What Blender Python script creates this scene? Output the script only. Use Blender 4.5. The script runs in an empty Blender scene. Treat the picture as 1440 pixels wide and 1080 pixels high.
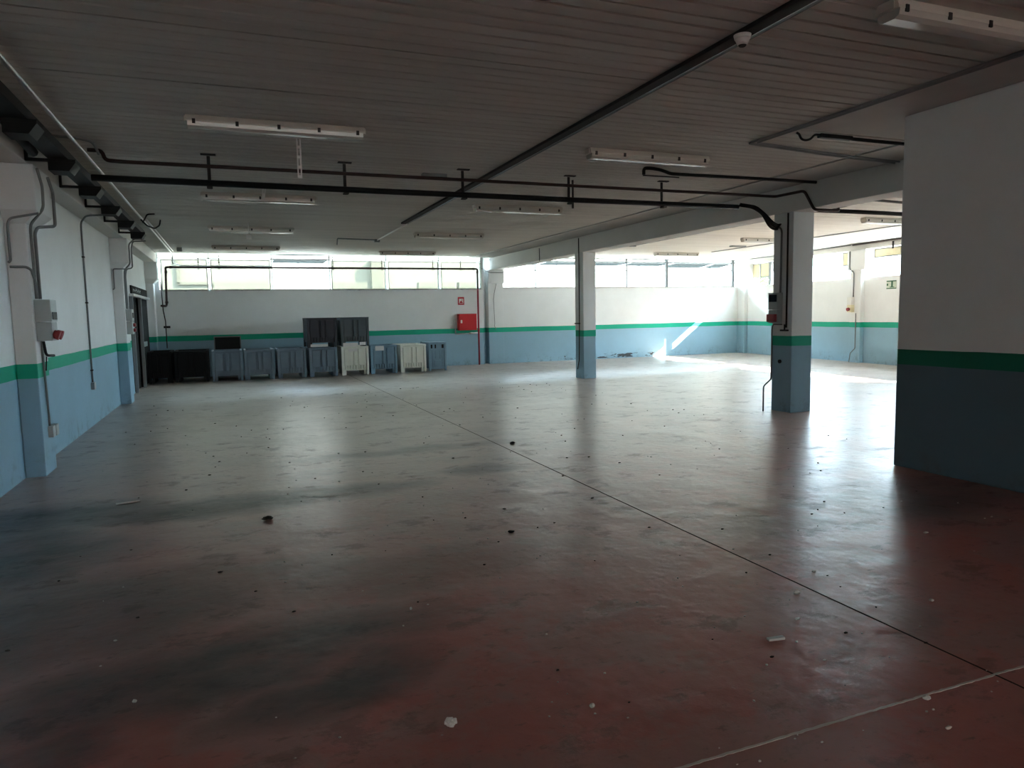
import bpy, bmesh, math, random
from mathutils import Vector, Matrix, noise
R_ = random.Random(7)
C = bpy.context.scene.collection
sc = bpy.context.scene
V = Vector

# ------------------------------------------------------------------ materials
def new_mat(name):
    m = bpy.data.materials.new(name); m.use_nodes = True
    nt = m.node_tree; b = nt.nodes['Principled BSDF']
    return m, nt, b

def N(nt, t, **kw):
    n = nt.nodes.new(t)
    for k, v in kw.items():
        setattr(n, k, v)
    return n

def math_n(nt, op, a, b=None, c=None, clamp=False):
    n = N(nt, 'ShaderNodeMath', operation=op); n.use_clamp = clamp
    for i, x in enumerate((a, b, c)):
        if x is None: continue
        if isinstance(x, (int, float)): n.inputs[i].default_value = x
        else: nt.links.new(x, n.inputs[i])
    return n.outputs[0]

def mixc(nt, fac, a, b, blend='MIX'):
    n = N(nt, 'ShaderNodeMix', data_type='RGBA', blend_type=blend)
    if isinstance(fac, (int, float)): n.inputs[0].default_value = fac
    else: nt.links.new(fac, n.inputs[0])
    for i, x in ((6, a), (7, b)):
        if isinstance(x, tuple): n.inputs[i].default_value = (*x, 1)
        else: nt.links.new(x, n.inputs[i])
    return n.outputs[2]

def maprange(nt, x, a, b, c=0.0, d=1.0, smooth=False):
    n = N(nt, 'ShaderNodeMapRange')
    if smooth: n.interpolation_type = 'SMOOTHSTEP'
    nt.links.new(x, n.inputs[0])
    for i, v in zip((1, 2, 3, 4), (a, b, c, d)): n.inputs[i].default_value = v
    return n.outputs[0]

def noise_n(nt, vec, scale, detail=3, rough=0.55):
    n = N(nt, 'ShaderNodeTexNoise'); n.inputs['Scale'].default_value = scale
    n.inputs['Detail'].default_value = detail; n.inputs['Roughness'].default_value = rough
    if vec is not None: nt.links.new(vec, n.inputs['Vector'])
    return n.outputs['Fac']

def pos(nt):
    return N(nt, 'ShaderNodeNewGeometry').outputs['Position']

def mapping(nt, vec, scale=(1, 1, 1), loc=(0, 0, 0), rot=(0, 0, 0)):
    n = N(nt, 'ShaderNodeMapping'); nt.links.new(vec, n.inputs[0])
    n.inputs['Location'].default_value = loc; n.inputs['Rotation'].default_value = rot
    n.inputs['Scale'].default_value = scale
    return n.outputs[0]

def bump(nt, b, h, strength, dist=0.01):
    n = N(nt, 'ShaderNodeBump'); n.inputs['Strength'].default_value = strength
    n.inputs['Distance'].default_value = dist
    nt.links.new(h, n.inputs['Height']); nt.links.new(n.outputs[0], b.inputs['Normal'])

def simple(name, col, rough=0.6, metal=0.0, var=0.12, scale=6.0, bumpk=0.0, spec=None):
    m, nt, b = new_mat(name)
    p = N(nt, 'ShaderNodeTexCoord').outputs['Object']
    f = noise_n(nt, p, scale, 4)
    lo = tuple(c * (1 - var) for c in col); hi = tuple(min(1, c * (1 + var)) for c in col)
    nt.links.new(mixc(nt, f, lo, hi), b.inputs['Base Color'])
    b.inputs['Roughness'].default_value = rough; b.inputs['Metallic'].default_value = metal
    b.inputs['Specular IOR Level'].default_value = spec if spec is not None else (.12 if max(col) < .1 else .4)
    if bumpk: bump(nt, b, noise_n(nt, p, scale * 8, 3), bumpk)
    return m

ZS, ZB = 1.188, 1.035            # green band, top and bottom
def paint(name, white=(0.78, 0.80, 0.80), green=(0.006, 0.38, 0.24), blue=(0.285, 0.46, 0.58), chips=False):
    m, nt, b = new_mat(name)
    P = pos(nt)
    sx = N(nt, 'ShaderNodeSeparateXYZ'); nt.links.new(P, sx.inputs[0])
    wob = math_n(nt, 'MULTIPLY', math_n(nt, 'SUBTRACT', noise_n(nt, P, 1.3, 2), 0.5), 0.02)
    z = math_n(nt, 'ADD', sx.outputs[2], wob)
    low = math_n(nt, 'LESS_THAN', z, ZB); top = math_n(nt, 'GREATER_THAN', z, ZS)
    col = mixc(nt, low, mixc(nt, top, green, white), blue)
    dirt = maprange(nt, noise_n(nt, P, 0.9, 5, 0.65), 0.35, 0.75, 0.0, 1.0)
    col = mixc(nt, math_n(nt, 'MULTIPLY', dirt, 0.16), col, (0.42, 0.40, 0.36), 'MULTIPLY')
    # scuffs near the floor
    scuff = math_n(nt, 'MULTIPLY', maprange(nt, sx.outputs[2], 0.0, 0.35, 1.0, 0.0),
                   maprange(nt, noise_n(nt, P, 5, 5, 0.7), 0.52, 0.66))
    col = mixc(nt, math_n(nt, 'MULTIPLY', scuff, 0.45), col, (0.10, 0.10, 0.10))
    if chips:   # patches of fallen paint along the foot of the far wall
        inx = math_n(nt, 'MULTIPLY', math_n(nt, 'GREATER_THAN', sx.outputs[0], 10.6), math_n(nt, 'LESS_THAN', sx.outputs[0], 14.4))
        iny = math_n(nt, 'GREATER_THAN', sx.outputs[1], 21.8)
        inz = math_n(nt, 'MULTIPLY', math_n(nt, 'GREATER_THAN', sx.outputs[2], 0.03), math_n(nt, 'LESS_THAN', sx.outputs[2], 0.17))
        nz = math_n(nt, 'GREATER_THAN', noise_n(nt, mapping(nt, P, (1.0, 1, 3)), 2.3, 4, 0.6), 0.55)
        msk = math_n(nt, 'MULTIPLY', math_n(nt, 'MULTIPLY', inx, iny), math_n(nt, 'MULTIPLY', inz, nz))
        col = mixc(nt, msk, col, (0.05, 0.055, 0.06))
    nt.links.new(col, b.inputs['Base Color'])
    b.inputs['Roughness'].default_value = 0.6; b.inputs['Specular IOR Level'].default_value = .3
    bump(nt, b, noise_n(nt, P, 28, 4), 0.12, 0.004)
    return m

M = {}
M['wall'] = paint('wall_paint', chips=True)
M['column'] = paint('column_paint')
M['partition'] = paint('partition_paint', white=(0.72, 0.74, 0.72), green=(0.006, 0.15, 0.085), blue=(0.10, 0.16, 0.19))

def floor_mat():
    m, nt, b = new_mat('floor_epoxy')
    P = pos(nt)
    sx = N(nt, 'ShaderNodeSeparateXYZ'); nt.links.new(P, sx.inputs[0])
    n1 = noise_n(nt, P, 0.6, 4, 0.6); n2 = noise_n(nt, mapping(nt, P, (1, 1.6, 1), (3, 7, 0)), 1.7, 6, 0.65)
    n3 = noise_n(nt, P, 9.0, 5, 0.7)
    red = mixc(nt, n3, (0.38, 0.118, 0.098), (0.48, 0.162, 0.135))
    worn = mixc(nt, n3, (0.31, 0.225, 0.190), (0.43, 0.325, 0.275))
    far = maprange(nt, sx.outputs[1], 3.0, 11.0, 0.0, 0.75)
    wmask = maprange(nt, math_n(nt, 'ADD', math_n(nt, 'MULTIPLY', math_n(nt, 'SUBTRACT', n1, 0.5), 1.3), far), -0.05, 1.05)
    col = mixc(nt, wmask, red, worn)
    dust_sheen = math_n(nt, 'MULTIPLY', maprange(nt, sx.outputs[1], 3.5, 12.0, 0.0, 0.92), maprange(nt, n2, 0.2, 0.6, 0.7, 1.0))  # thin dust plus window reflection put into the colour, growing with distance
    col = mixc(nt, dust_sheen, col, (0.47, 0.41, 0.36))
    pm = maprange(nt, noise_n(nt, mapping(nt, P, (1, 1, 1), (5, 9, 0)), 1.15, 9, 0.66), 0.49, 0.545)
    col = mixc(nt, math_n(nt, 'MULTIPLY', pm, 0.40), col, (0.30, 0.225, 0.20))
    pd = maprange(nt, noise_n(nt, mapping(nt, P, (1, 1.4, 1), (2, 4, 0)), 2.4, 9, 0.7), 0.56, 0.62)
    col = mixc(nt, math_n(nt, 'MULTIPLY', pd, 0.42), col, (0.105, 0.060, 0.052))
    fl = maprange(nt, noise_n(nt, mapping(nt, P, (1, 2.2, 1), (8, 1, 0)), 7.5, 6, 0.7), 0.60, 0.66)
    col = mixc(nt, math_n(nt, 'MULTIPLY', fl, 0.42), col, (0.09, 0.07, 0.06))
    # grimy patches with outlines of their own
    dist = N(nt, 'ShaderNodeVectorMath', operation='MULTIPLY_ADD')
    nc = N(nt, 'ShaderNodeTexNoise'); nc.inputs['Scale'].default_value = 1.6; nc.inputs['Detail'].default_value = 5
    nt.links.new(P, nc.inputs['Vector'])
    nt.links.new(nc.outputs['Color'], dist.inputs[0]); dist.inputs[1].default_value = (0.5, 0.5, 0); nt.links.new(P, dist.inputs[2])
    def blob(cx, cy, rx, ry, ang, k):
        mp = N(nt, 'ShaderNodeMapping', vector_type='TEXTURE'); nt.links.new(dist.outputs[0], mp.inputs[0])
        mp.inputs['Location'].default_value = (cx + 0.25, cy + 0.25, 0); mp.inputs['Rotation'].default_value = (0, 0, ang)
        mp.inputs['Scale'].default_value = (rx, ry, 1)
        s = N(nt, 'ShaderNodeSeparateXYZ'); nt.links.new(mp.outputs[0], s.inputs[0])
        r2 = math_n(nt, 'ADD', math_n(nt, 'MULTIPLY', s.outputs[0], s.outputs[0]), math_n(nt, 'MULTIPLY', s.outputs[1], s.outputs[1]))
        return math_n(nt, 'MULTIPLY', maprange(nt, r2, 0.0, 1.5, 1.0, 0.0, True), k)
    acc = None
    for a in BLOBS:
        q = blob(*a); acc = q if acc is None else math_n(nt, 'MAXIMUM', acc, q)
    grime = math_n(nt, 'MULTIPLY', acc, maprange(nt, n2, 0.25, 0.6, 0.55, 1.0), clamp=True)
    col = mixc(nt, grime, col, (0.022, 0.023, 0.022))
    spots = maprange(nt, noise_n(nt, P, 22, 3, 0.6), 0.62, 0.80)
    col = mixc(nt, math_n(nt, 'MULTIPLY', spots, 0.35), col, (0.05, 0.035, 0.03))
    nt.links.new(col, b.inputs['Base Color'])
    rough = maprange(nt, noise_n(nt, mapping(nt, P, (1, 1, 1), (11, 2, 0)), 1.3, 4, 0.6), 0.2, 0.8, 0.28, 0.34)
    rough = math_n(nt, 'ADD', rough, math_n(nt, 'MULTIPLY', grime, 0.07))
    rough = math_n(nt, 'ADD', rough, math_n(nt, 'ADD', math_n(nt, 'MULTIPLY', pd, 0.10), math_n(nt, 'MULTIPLY', fl, 0.10)))
    nt.links.new(rough, b.inputs['Roughness'])
    b.inputs['IOR'].default_value = 1.62
    h = math_n(nt, 'ADD', noise_n(nt, P, 2.4, 3, 0.6), math_n(nt, 'MULTIPLY', noise_n(nt, P, 9.0, 4, 0.65), 0.22))
    h = math_n(nt, 'SUBTRACT', h, math_n(nt, 'MULTIPLY', pd, 0.04))
    bump(nt, b, h, 0.22, 0.05)
    return m
BLOBS = [(-1.55, 6.75, 1.0, 0.55, 0.15, .95), (-0.2, 6.55, 1.9, 0.38, 0.02, .95), (-1.5, 5.6, 0.8, 0.9, 0.3, .9),
         (-0.9, 4.4, 1.3, 0.75, 0.1, .75), (-0.1, 3.45, 1.15, 0.42, 0.15, .95), (0.35, 3.05, 0.55, 0.22, 0.35, .9),
         (-0.75, 3.0, 0.35, 0.2, 0.4, .8), (3.9, 4.2, 0.9, 0.35, 0.2, .5), (1.9, 8.3, 1.4, 0.25, 0.05, .55), (2.4, 6.9, 0.45, 0.25, 0, .6),
         (5.2, 4.3, 1.1, 0.7, 0.2, .75), (3.15, 2.45, 0.28, 0.12, 0.5, .3), (2.62, 2.42, 0.22, 0.09, 0.3, .4), (0.9, 4.3, 1.2, 0.4, .1, .45),
         (3.0, 1.65, 0.3, 0.12, 0.2, .4)]
M['floor'] = floor_mat()

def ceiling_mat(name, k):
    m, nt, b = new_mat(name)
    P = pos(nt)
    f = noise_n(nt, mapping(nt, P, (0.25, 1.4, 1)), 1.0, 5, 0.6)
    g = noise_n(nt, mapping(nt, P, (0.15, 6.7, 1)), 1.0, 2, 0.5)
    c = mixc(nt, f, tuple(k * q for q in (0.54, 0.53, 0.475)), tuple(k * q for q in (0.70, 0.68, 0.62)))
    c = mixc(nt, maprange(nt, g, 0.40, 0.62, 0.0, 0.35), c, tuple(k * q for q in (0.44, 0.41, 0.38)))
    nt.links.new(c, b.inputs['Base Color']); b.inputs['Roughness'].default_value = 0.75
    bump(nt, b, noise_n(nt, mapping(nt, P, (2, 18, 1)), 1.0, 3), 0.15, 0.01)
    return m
M['ceiling'] = ceiling_mat('ceiling_concrete', 0.84); M['ceiling_pale'] = ceiling_mat('ceiling_pale', 1.05)  # same ceiling colours scaled, darker for the left bay and paler for the right
M['concrete'] = simple('raw_concrete', (0.40, 0.39, 0.365), 0.75, var=0.2, scale=1.5, bumpk=0.08)
M['beam'] = simple('painted_beam', (0.62, 0.61, 0.58), 0.65, var=0.14, scale=1.1, bumpk=0.06)
M['steel'] = simple('galvanised_steel', (0.62, 0.63, 0.62), 0.32, 0.9, var=0.2, scale=14)
M['conduit'] = simple('grey_conduit', (0.20, 0.21, 0.21), 0.55, 0.0, var=0.15, spec=.2)
M['darkpipe'] = simple('dark_painted_pipe', (0.045, 0.028, 0.025), 0.45, 0.0, var=0.3)
M['black'] = simple('black_rubber', (0.012, 0.012, 0.012), 0.5)
M['redpipe'] = simple('red_painted_pipe', (0.26, 0.008, 0.03), 0.4, var=0.2)
M['red'] = simple('red_enamel', (0.52, 0.012, 0.018), 0.38, var=0.08)
M['signred'] = simple('red_sign', (0.48, 0.02, 0.04), 0.5)
M['signwhite'] = simple('white_sign', (0.75, 0.73, 0.72), 0.5)
M['white'] = simple('white_plastic', (0.70, 0.69, 0.66), 0.45, var=0.06)
M['paper'] = simple('white_paper', (0.72, 0.71, 0.69), 0.85, var=0.08)
M['chip'] = simple('pale_plaster_chip', (0.60, 0.57, 0.53), 0.85, var=0.15)
M['lampbody'] = simple('lamp_body', (0.55, 0.52, 0.46), 0.5, var=0.08)
M['clip'] = simple('dark_clip', (0.040, 0.036, 0.034), 0.8)
M['winframe'] = simple('window_frame', (0.62, 0.64, 0.62), 0.5)
M['post'] = simple('steel_post', (0.20, 0.215, 0.225), 0.5, 0.3)
M['filler'] = simple('joint_filler', (0.62, 0.57, 0.53), 0.8, var=0.25, scale=20)
M['joint'] = simple('dark_joint', (0.04, 0.026, 0.023), 0.8)
M['door'] = simple('black_door', (0.016, 0.017, 0.017), 0.9)
M['boxgrey'] = simple('grey_box', (0.42, 0.46, 0.46), 0.5, var=0.06)
M['dial'] = simple('dark_window', (0.01, 0.02, 0.03), 0.2)
M['socket'] = simple('red_socket', (0.30, 0.03, 0.035), 0.4)
M['exit'] = simple('exit_green', (0.03, 0.12, 0.06), 0.5)
M['exitpale'] = simple('exit_pale', (0.55, 0.62, 0.50), 0.5)
M['cream'] = simple('cream_flap', (0.72, 0.66, 0.44), 0.6)
M['crumb'] = simple('dark_crumb', (0.05, 0.04, 0.035), 0.9)
M['asphalt'] = simple('yard_ground', (0.50, 0.485, 0.455), 0.9, scale=0.6)
M['dim_ground'] = simple('dim_rear_ground', (0.045, 0.045, 0.047), 0.9, scale=0.6)
M['outwall'] = simple('outside_wall', (0.14, 0.135, 0.115), 0.9, scale=0.6)
M['facade'] = simple('facade', (0.19, 0.186, 0.165), 0.9, var=.05, scale=0.4)
M['rear_bounce'] = simple('rear_bounce', (0.45, 0.35, 0.28), 0.9, var=.05, scale=0.4)
M['sky_block'] = simple('sky_block_grey', (0.20, 0.205, 0.19), 0.9, var=.05, scale=0.4)
M['leaf'] = simple('leaves', (0.10, 0.22, 0.05), 0.7, var=0.4)
M['bark'] = simple('bark', (0.12, 0.09, 0.06), 0.9)

def diffuser_mat():
    m, nt, b = new_mat('lamp_diffuser')
    b.inputs['Base Color'].default_value = (0.62, 0.59, 0.53, 1); b.inputs['Roughness'].default_value = 0.22
    b.inputs['Transmission Weight'].default_value = 0.15
    p = N(nt, 'ShaderNodeTexCoord').outputs['Object']
    w = N(nt, 'ShaderNodeTexWave'); w.inputs['Scale'].default_value = 40; w.bands_direction = 'Y'; nt.links.new(p, w.inputs['Vector'])
    bump(nt, b, w.outputs['Fac'], 0.1, 0.003)
    return m
M['diffuser'] = diffuser_mat()

def pane_mat(name, tint, milky, mcol):
    m, nt, b = new_mat(name)
    nt.nodes.remove(b); out = nt.nodes['Material Output']
    tr = N(nt, 'ShaderNodeBsdfTransparent'); tr.inputs[0].default_value = (*tint, 1)
    tl = N(nt, 'ShaderNodeBsdfTranslucent'); tl.inputs[0].default_value = (*mcol, 1)
    df = N(nt, 'ShaderNodeBsdfDiffuse'); df.inputs[0].default_value = (*mcol, 1)
    gl = N(nt, 'ShaderNodeBsdfGlossy'); gl.inputs['Roughness'].default_value = 0.1
    p = N(nt, 'ShaderNodeTexCoord').outputs['Object']
    f = maprange(nt, noise_n(nt, p, 1.5, 4), 0.2, 0.8, milky * 0.85, milky * 1.15)
    a = N(nt, 'ShaderNodeMixShader'); a.inputs[0].default_value = 0.35
    nt.links.new(tl.outputs[0], a.inputs[1]); nt.links.new(df.outputs[0], a.inputs[2])
    c = N(nt, 'ShaderNodeMixShader'); nt.links.new(f, c.inputs[0]); nt.links.new(tr.outputs[0], c.inputs[1]); nt.links.new(a.outputs[0], c.inputs[2])
    d = N(nt, 'ShaderNodeMixShader'); d.inputs[0].default_value = 0.04
    nt.links.new(c.outputs[0], d.inputs[1]); nt.links.new(gl.outputs[0], d.inputs[2])
    nt.links.new(d.outputs[0], out.inputs[0])
    return m
M['pane'] = pane_mat('dusty_pane', (0.50, 0.50, 0.465), 0.12, (0.10, 0.10, 0.085))
M['dimpane'] = pane_mat('dim_pane', (0.40, 0.40, 0.36), 0.3, (0.10, 0.10, 0.085))
M['openpane'] = pane_mat('open_pane', (0.20, 0.24, 0.25), 0.8, (0.035, 0.045, 0.048))

# ------------------------------------------------------------------ mesh builder
def fillet(pts, r, n=5):
    pts = [V(p) for p in pts]; out = [pts[0]]
    for a, b, c in zip(pts, pts[1:], pts[2:]):
        u = (a - b); w = (c - b); k = min(r, u.length * .49, w.length * .49)
        u.normalize(); w.normalize(); p0 = b + u * k; p1 = b + w * k
        for i in range(n + 1):
            t = i / n; out.append((1 - t) ** 2 * p0 + 2 * t * (1 - t) * b + t * t * p1)
    out.append(pts[-1]); return out

class MB:
    def __init__(s): s.bm = bmesh.new()
    def hexa(s, p, bev=0.0):
        v = [s.bm.verts.new(q) for q in p]; fs = []
        for f in ((0, 3, 2, 1), (4, 5, 6, 7), (0, 1, 5, 4), (1, 2, 6, 5), (2, 3, 7, 6), (3, 0, 4, 7)):
            fs.append(s.bm.faces.new([v[i] for i in f]))
        if bev:
            es = list({e for f in fs for e in f.edges})
            bmesh.ops.bevel(s.bm, geom=es, offset=bev, segments=2, profile=0.6, affect='EDGES')
        return s
    def box(s, x0, x1, y0, y1, z0, z1, bev=0.0):
        return s.hexa([(x0, y0, z0), (x1, y0, z0), (x1, y1, z0), (x0, y1, z0), (x0, y0, z1), (x1, y0, z1), (x1, y1, z1), (x0, y1, z1)], bev)
    def tube(s, pts, r, n=10, round_r=0.0, cap=True):
        pts = fillet(pts, round_r) if round_r and len(pts) > 2 else [V(p) for p in pts]
        q = [pts[0]]
        for p in pts[1:]:
            if (p - q[-1]).length > 1e-5: q.append(p)
        pts = q; rings = []; up = None
        for i, p in enumerate(pts):
            t = (pts[min(i + 1, len(pts) - 1)] - pts[max(i - 1, 0)]).normalized()
            if up is None:
                up = V((0, 0, 1)) if abs(t.z) < .9 else V((1, 0, 0))
            a = t.cross(up).normalized(); up = a.cross(t).normalized()
            rr = r[i] if isinstance(r, (list, tuple)) else r
            rings.append([s.bm.verts.new(p + rr * (math.cos(2 * math.pi * k / n) * a + math.sin(2 * math.pi * k / n) * up)) for k in range(n)])
        for A, B in zip(rings, rings[1:]):
            for k in range(n):
                f = s.bm.faces.new((A[k], A[(k + 1) % n], B[(k + 1) % n], B[k])); f.smooth = True
        if cap:
            s.bm.faces.new(rings[0][::-1]); s.bm.faces.new(rings[-1])
        return s
    def prism(s, prof, axis, a, b):
        # prof: 2-D outline in the two other axes, extruded along axis from a to b
        def P(q, t): return {'x': (t, q[0], q[1]), 'y': (q[0], t, q[1]), 'z': (q[0], q[1], t)}[axis]
        A = [s.bm.verts.new(P(q, a)) for q in prof]; B = [s.bm.verts.new(P(q, b)) for q in prof]; n = len(prof)
        for i in range(n): s.bm.faces.new((A[i], A[(i + 1) % n], B[(i + 1) % n], B[i]))
        s.bm.faces.new(A[::-1]); s.bm.faces.new(B); return s
    def lump(s, c, rad, seed, sub=2, sq=(1, 1, 1), amp=0.35, fr=1.0):
        r = bmesh.ops.create_icosphere(s.bm, subdivisions=sub, radius=1.0)
        for v in r['verts']:
            d = v.co.normalized(); k = 1 + amp * noise.noise(d * 1.7 * fr + V((seed, seed * 2.3, 0))) + amp * .6 * noise.noise(d * 4.1 * fr + V((0, seed, seed)))
            v.co = V((d.x * k * sq[0], d.y * k * sq[1], d.z * k * sq[2])) * rad + V(c)
        return s
    def build(s, name, mat, parent=None, label=None):
        me = bpy.data.meshes.new(name); bmesh.ops.recalc_face_normals(s.bm, faces=s.bm.faces)
        off = V((0, 0, 0))
        if parent is not None: off = ORIG.get(parent.name, V((0, 0, 0)))
        else:
            co = [v.co for v in s.bm.verts]
            off = V(((min(c.x for c in co) + max(c.x for c in co)) / 2, (min(c.y for c in co) + max(c.y for c in co)) / 2, min(c.z for c in co)))
        for v in s.bm.verts: v.co -= off
        s.bm.to_mesh(me); s.bm.free(); me.materials.append(M[mat] if isinstance(mat, str) else mat)
        o = bpy.data.objects.new(name, me); C.objects.link(o)
        if parent is None: o.location = off
        else: o.parent = parent
        ORIG[o.name] = off
        if label: o['label'] = label
        return o
ORIG = {}
def tag(o, label=None, cat=None, group=None, kind=None):
    for k, v in (('label', label), ('category', cat), ('group', group), ('kind', kind)):
        if v: o[k] = v
    return o
def thing(name, label, cat, loc, group=None):
    o = bpy.data.objects.new(name, None); C.objects.link(o); o.location = loc; o.empty_display_size = .1
    ORIG[o.name] = V(loc); return tag(o, label, cat, group)
def struct(name, mb, mat, parent=None):
    o = mb.build(name, mat, parent)
    if parent is None: o['kind'] = 'structure'
    return o
def sroot(name, loc):
    o = bpy.data.objects.new(name, None); C.objects.link(o); o.location = loc; ORIG[o.name] = V(loc); o['kind'] = 'structure'; return o

XL, YF, ZC = -2.067, 22.03, 3.47
Y0 = -14.0
# ------------------------------------------------------------------ setting
struct('ground', MB().box(-60, 90, 2, 110, -0.5, -0.25), 'asphalt')
struct('ground_rear', MB().box(-60, 90, -60, 2, -0.5, -0.25), 'dim_ground')  # unseen ground behind, darkened to cut bounce onto the near ceiling
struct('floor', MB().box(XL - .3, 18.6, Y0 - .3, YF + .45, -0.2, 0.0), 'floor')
# joints of the floor slabs: a dark saw cut, and a pale filled one across it
def ragged(p0, p1, w, jit, n, z=0.0015):
    mb = MB(); p0 = V(p0); p1 = V(p1); t = (p1 - p0).normalized(); s_ = V((-t.y, t.x, 0)); prev = None
    for i in range(n + 1):
        c = p0.lerp(p1, i / n) + s_ * R_.uniform(-jit, jit) * .5; ww = w * R_.uniform(1 - jit * 60, 1 + jit * 60) if jit else w
        r = [mb.bm.verts.new(c + s_ * ww / 2 + V((0, 0, z))), mb.bm.verts.new(c - s_ * ww / 2 + V((0, 0, z))),
             mb.bm.verts.new(c - s_ * ww / 2), mb.bm.verts.new(c + s_ * ww / 2)]
        if prev:
            for k in range(4): mb.bm.faces.new((prev[k], prev[(k + 1) % 4], r[(k + 1) % 4], r[k]))
        prev = r
    return mb
struct('trim_1', ragged((3.014, 1.0, 0), (3.014, 21.9, 0), 0.010, 0.0015, 160), 'joint')
struct('trim_2', ragged((0.6, 1.993, 0), (6.1, 1.993, 0), 0.011, 0.004, 260, 0.002), 'filler')

# ribbed precast ceiling
def ribs(x0, x1, y0, y1):
    mb = MB(); pr = []
    k = math.floor((y0 - 5.1365) / 1.19); y = 5.1365 + 1.19 * k
    pts = []
    while y < y1:
        pts += [(y, .0), (y - .0, .030), (y + .022, .030), (y + .022, 0)]
        for i in range(1, 8):
            c = y + 1.19 * i / 8
            pts += [(c - .016, 0), (c - .006, .011), (c + .006, .011), (c + .016, 0)]
        y += 1.19
    pts = [(min(max(a, y0), y1), ZC + h) for a, h in pts if y0 - .05 < a < y1 + .05]
    pts = [(y0, ZC)] + pts + [(y1, ZC), (y1, ZC + .2), (y0, ZC + .2)]
    mb.prism(pts, 'x', x0, x1); return mb
struct('ceiling', ribs(XL - .3, 7.26, Y0 - .3, YF + .3), 'ceiling')
cr = struct('ceiling_right', ribs(9.12, 18.9, 4.0, YF + .3), 'ceiling_pale')
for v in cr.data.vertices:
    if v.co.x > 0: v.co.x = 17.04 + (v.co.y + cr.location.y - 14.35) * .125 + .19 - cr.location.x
struct('ceiling_band', MB().box(7.26, 9.12, Y0 - .3, YF + .3, ZC - .02, ZC + .2), 'concrete')
struct('ceiling_strip', MB().box(5.59, 7.255, Y0, 5.9, ZC - .025, ZC + .02), 'concrete')
struct('beam', MB().box(8.0, 8.4, Y0, YF + .22, 3.07, ZC - .02, .012), 'beam')
struct('column_front', MB().box(8.0, 8.40, 8.60, 9.02, 0, 3.07, .012), 'column')
struct('column_back', MB().box(8.0, 8.34, 15.53, 15.97, 0, 3.07, .012), 'column')

# left wall, with its edge beam, pilasters and sliding door
w = MB(); w.box(XL - .25, XL, Y0 - .3, 17.95, 0, ZC); w.box(XL - .25, XL, 17.95, 21.45, 2.2, ZC); w.box(XL - .25, XL, 21.45, YF + .22, 0, ZC); w.box(XL - .3, XL - .2, 17.8, 21.6, 0, 2.3)
struct('wall_left', w, 'wall')
struct('beam_left', MB().box(XL, -1.80, Y0, YF, 3.20, ZC, .015), 'beam')
def pilaster(name, y0, y1):
    mb = MB(); mb.box(XL, -1.878, y0, y1, 0, 2.62, .012)
    mb.hexa([(XL, y0, 2.62), (-1.878, y0, 2.62), (-1.878, y1 + .02, 2.62), (XL, y1 + .02, 2.62),
             (XL, y0 - .08, 2.74), (-1.755, y0 - .08, 2.74), (-1.755, y1 + .1, 2.74), (XL, y1 + .1, 2.74)])
    mb.box(XL, -1.755, y0 - .08, y1 + .1, 2.74, 3.20, .012); struct(name, mb, 'column')
pilaster('pillar_left_front', 8.65, 9.14); pilaster('pillar_left_middle', 15.66, 16.1); pilaster('pillar_left_back', 21.62, YF - .01)
pilaster('pillar_left_rear', 1.6, 2.05); pilaster('pillar_left_rear', -5.4, -4.95)

d = sroot('door_1', (-2.06, 19.7, 0))
struct('door_leaf', MB().box(-2.13, -2.09, 17.97, 19.45, 0.01, 2.18).box(-2.09, -2.075, 18.15, 19.3, .2, 2.0, .01), 'door', d)
struct('door_leaf', MB().box(-2.085, -2.045, 19.42, 21.44, 0.01, 2.18).box(-2.045, -2.03, 19.6, 21.3, .2, 2.0, .01), 'door', d)
struct('door_post', MB().box(-2.06, -1.99, 17.97, 18.03, 0, 2.2, .006), 'post', d)
struct('door_post', MB().box(-2.04, -1.97, 19.38, 19.44, 0, 2.2, .006), 'post', d)
struct('door_rail', MB().box(-2.06, -1.96, 17.95, 21.4, 2.17, 2.23, .006), 'steel', d)
struct('push_bar', MB().box(-2.03, -1.99, 19.5, 20.4, .98, 1.10, .01), 'steel', d)
hd = struct('header_sign', MB().box(-2.062, -2.03, 18.25, 21.5, 2.245, 2.43, .004), 'door', d)
g = MB(); y = 18.5                                   # pale brush strokes of a faded, unreadable word
for i in range(9):
    hgt = R_.choice((.055, .075, .10)); g.box(-2.031, -2.027, y, y + .03, 2.29, 2.29 + hgt); g.box(-2.031, -2.027, y, y + .12, 2.29 + hgt * .5, 2.29 + hgt * .5 + .022); y += .17
struct('sign_lettering', g, 'boxgrey', hd)

# far wall
w = MB()
w.box(XL - .25, -1.76, YF, YF + .22, 0, ZC)
w.box(-1.76, 7.62, YF, YF + .22, 0, 2.455)
w.box(7.62, 7.72, YF, YF + .42, 0, ZC); w.box(7.72, 7.9, YF + .30, YF + .42, 0, ZC)
w.box(8.38, 18.25, YF, YF + .22, 0, 2.475)
struct('wall_far', w, 'wall')
struct('pillar_far', MB().box(7.88, 8.40, YF - .005, YF + .40, 0, 3.07, .01), 'column')
struct('pillar_far_capital', MB().box(7.90, 8.42, YF - .06, YF - .004, 2.63, 3.07, .008), 'column')
struct('trim_3', MB().box(-1.76, 7.62, YF - .012, YF + .20, 2.456, 2.475), 'winframe')
struct('trim_4', MB().box(8.40, 17.72, YF - .03, YF + .20, 2.477, 2.50, .004), 'concrete')

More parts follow.
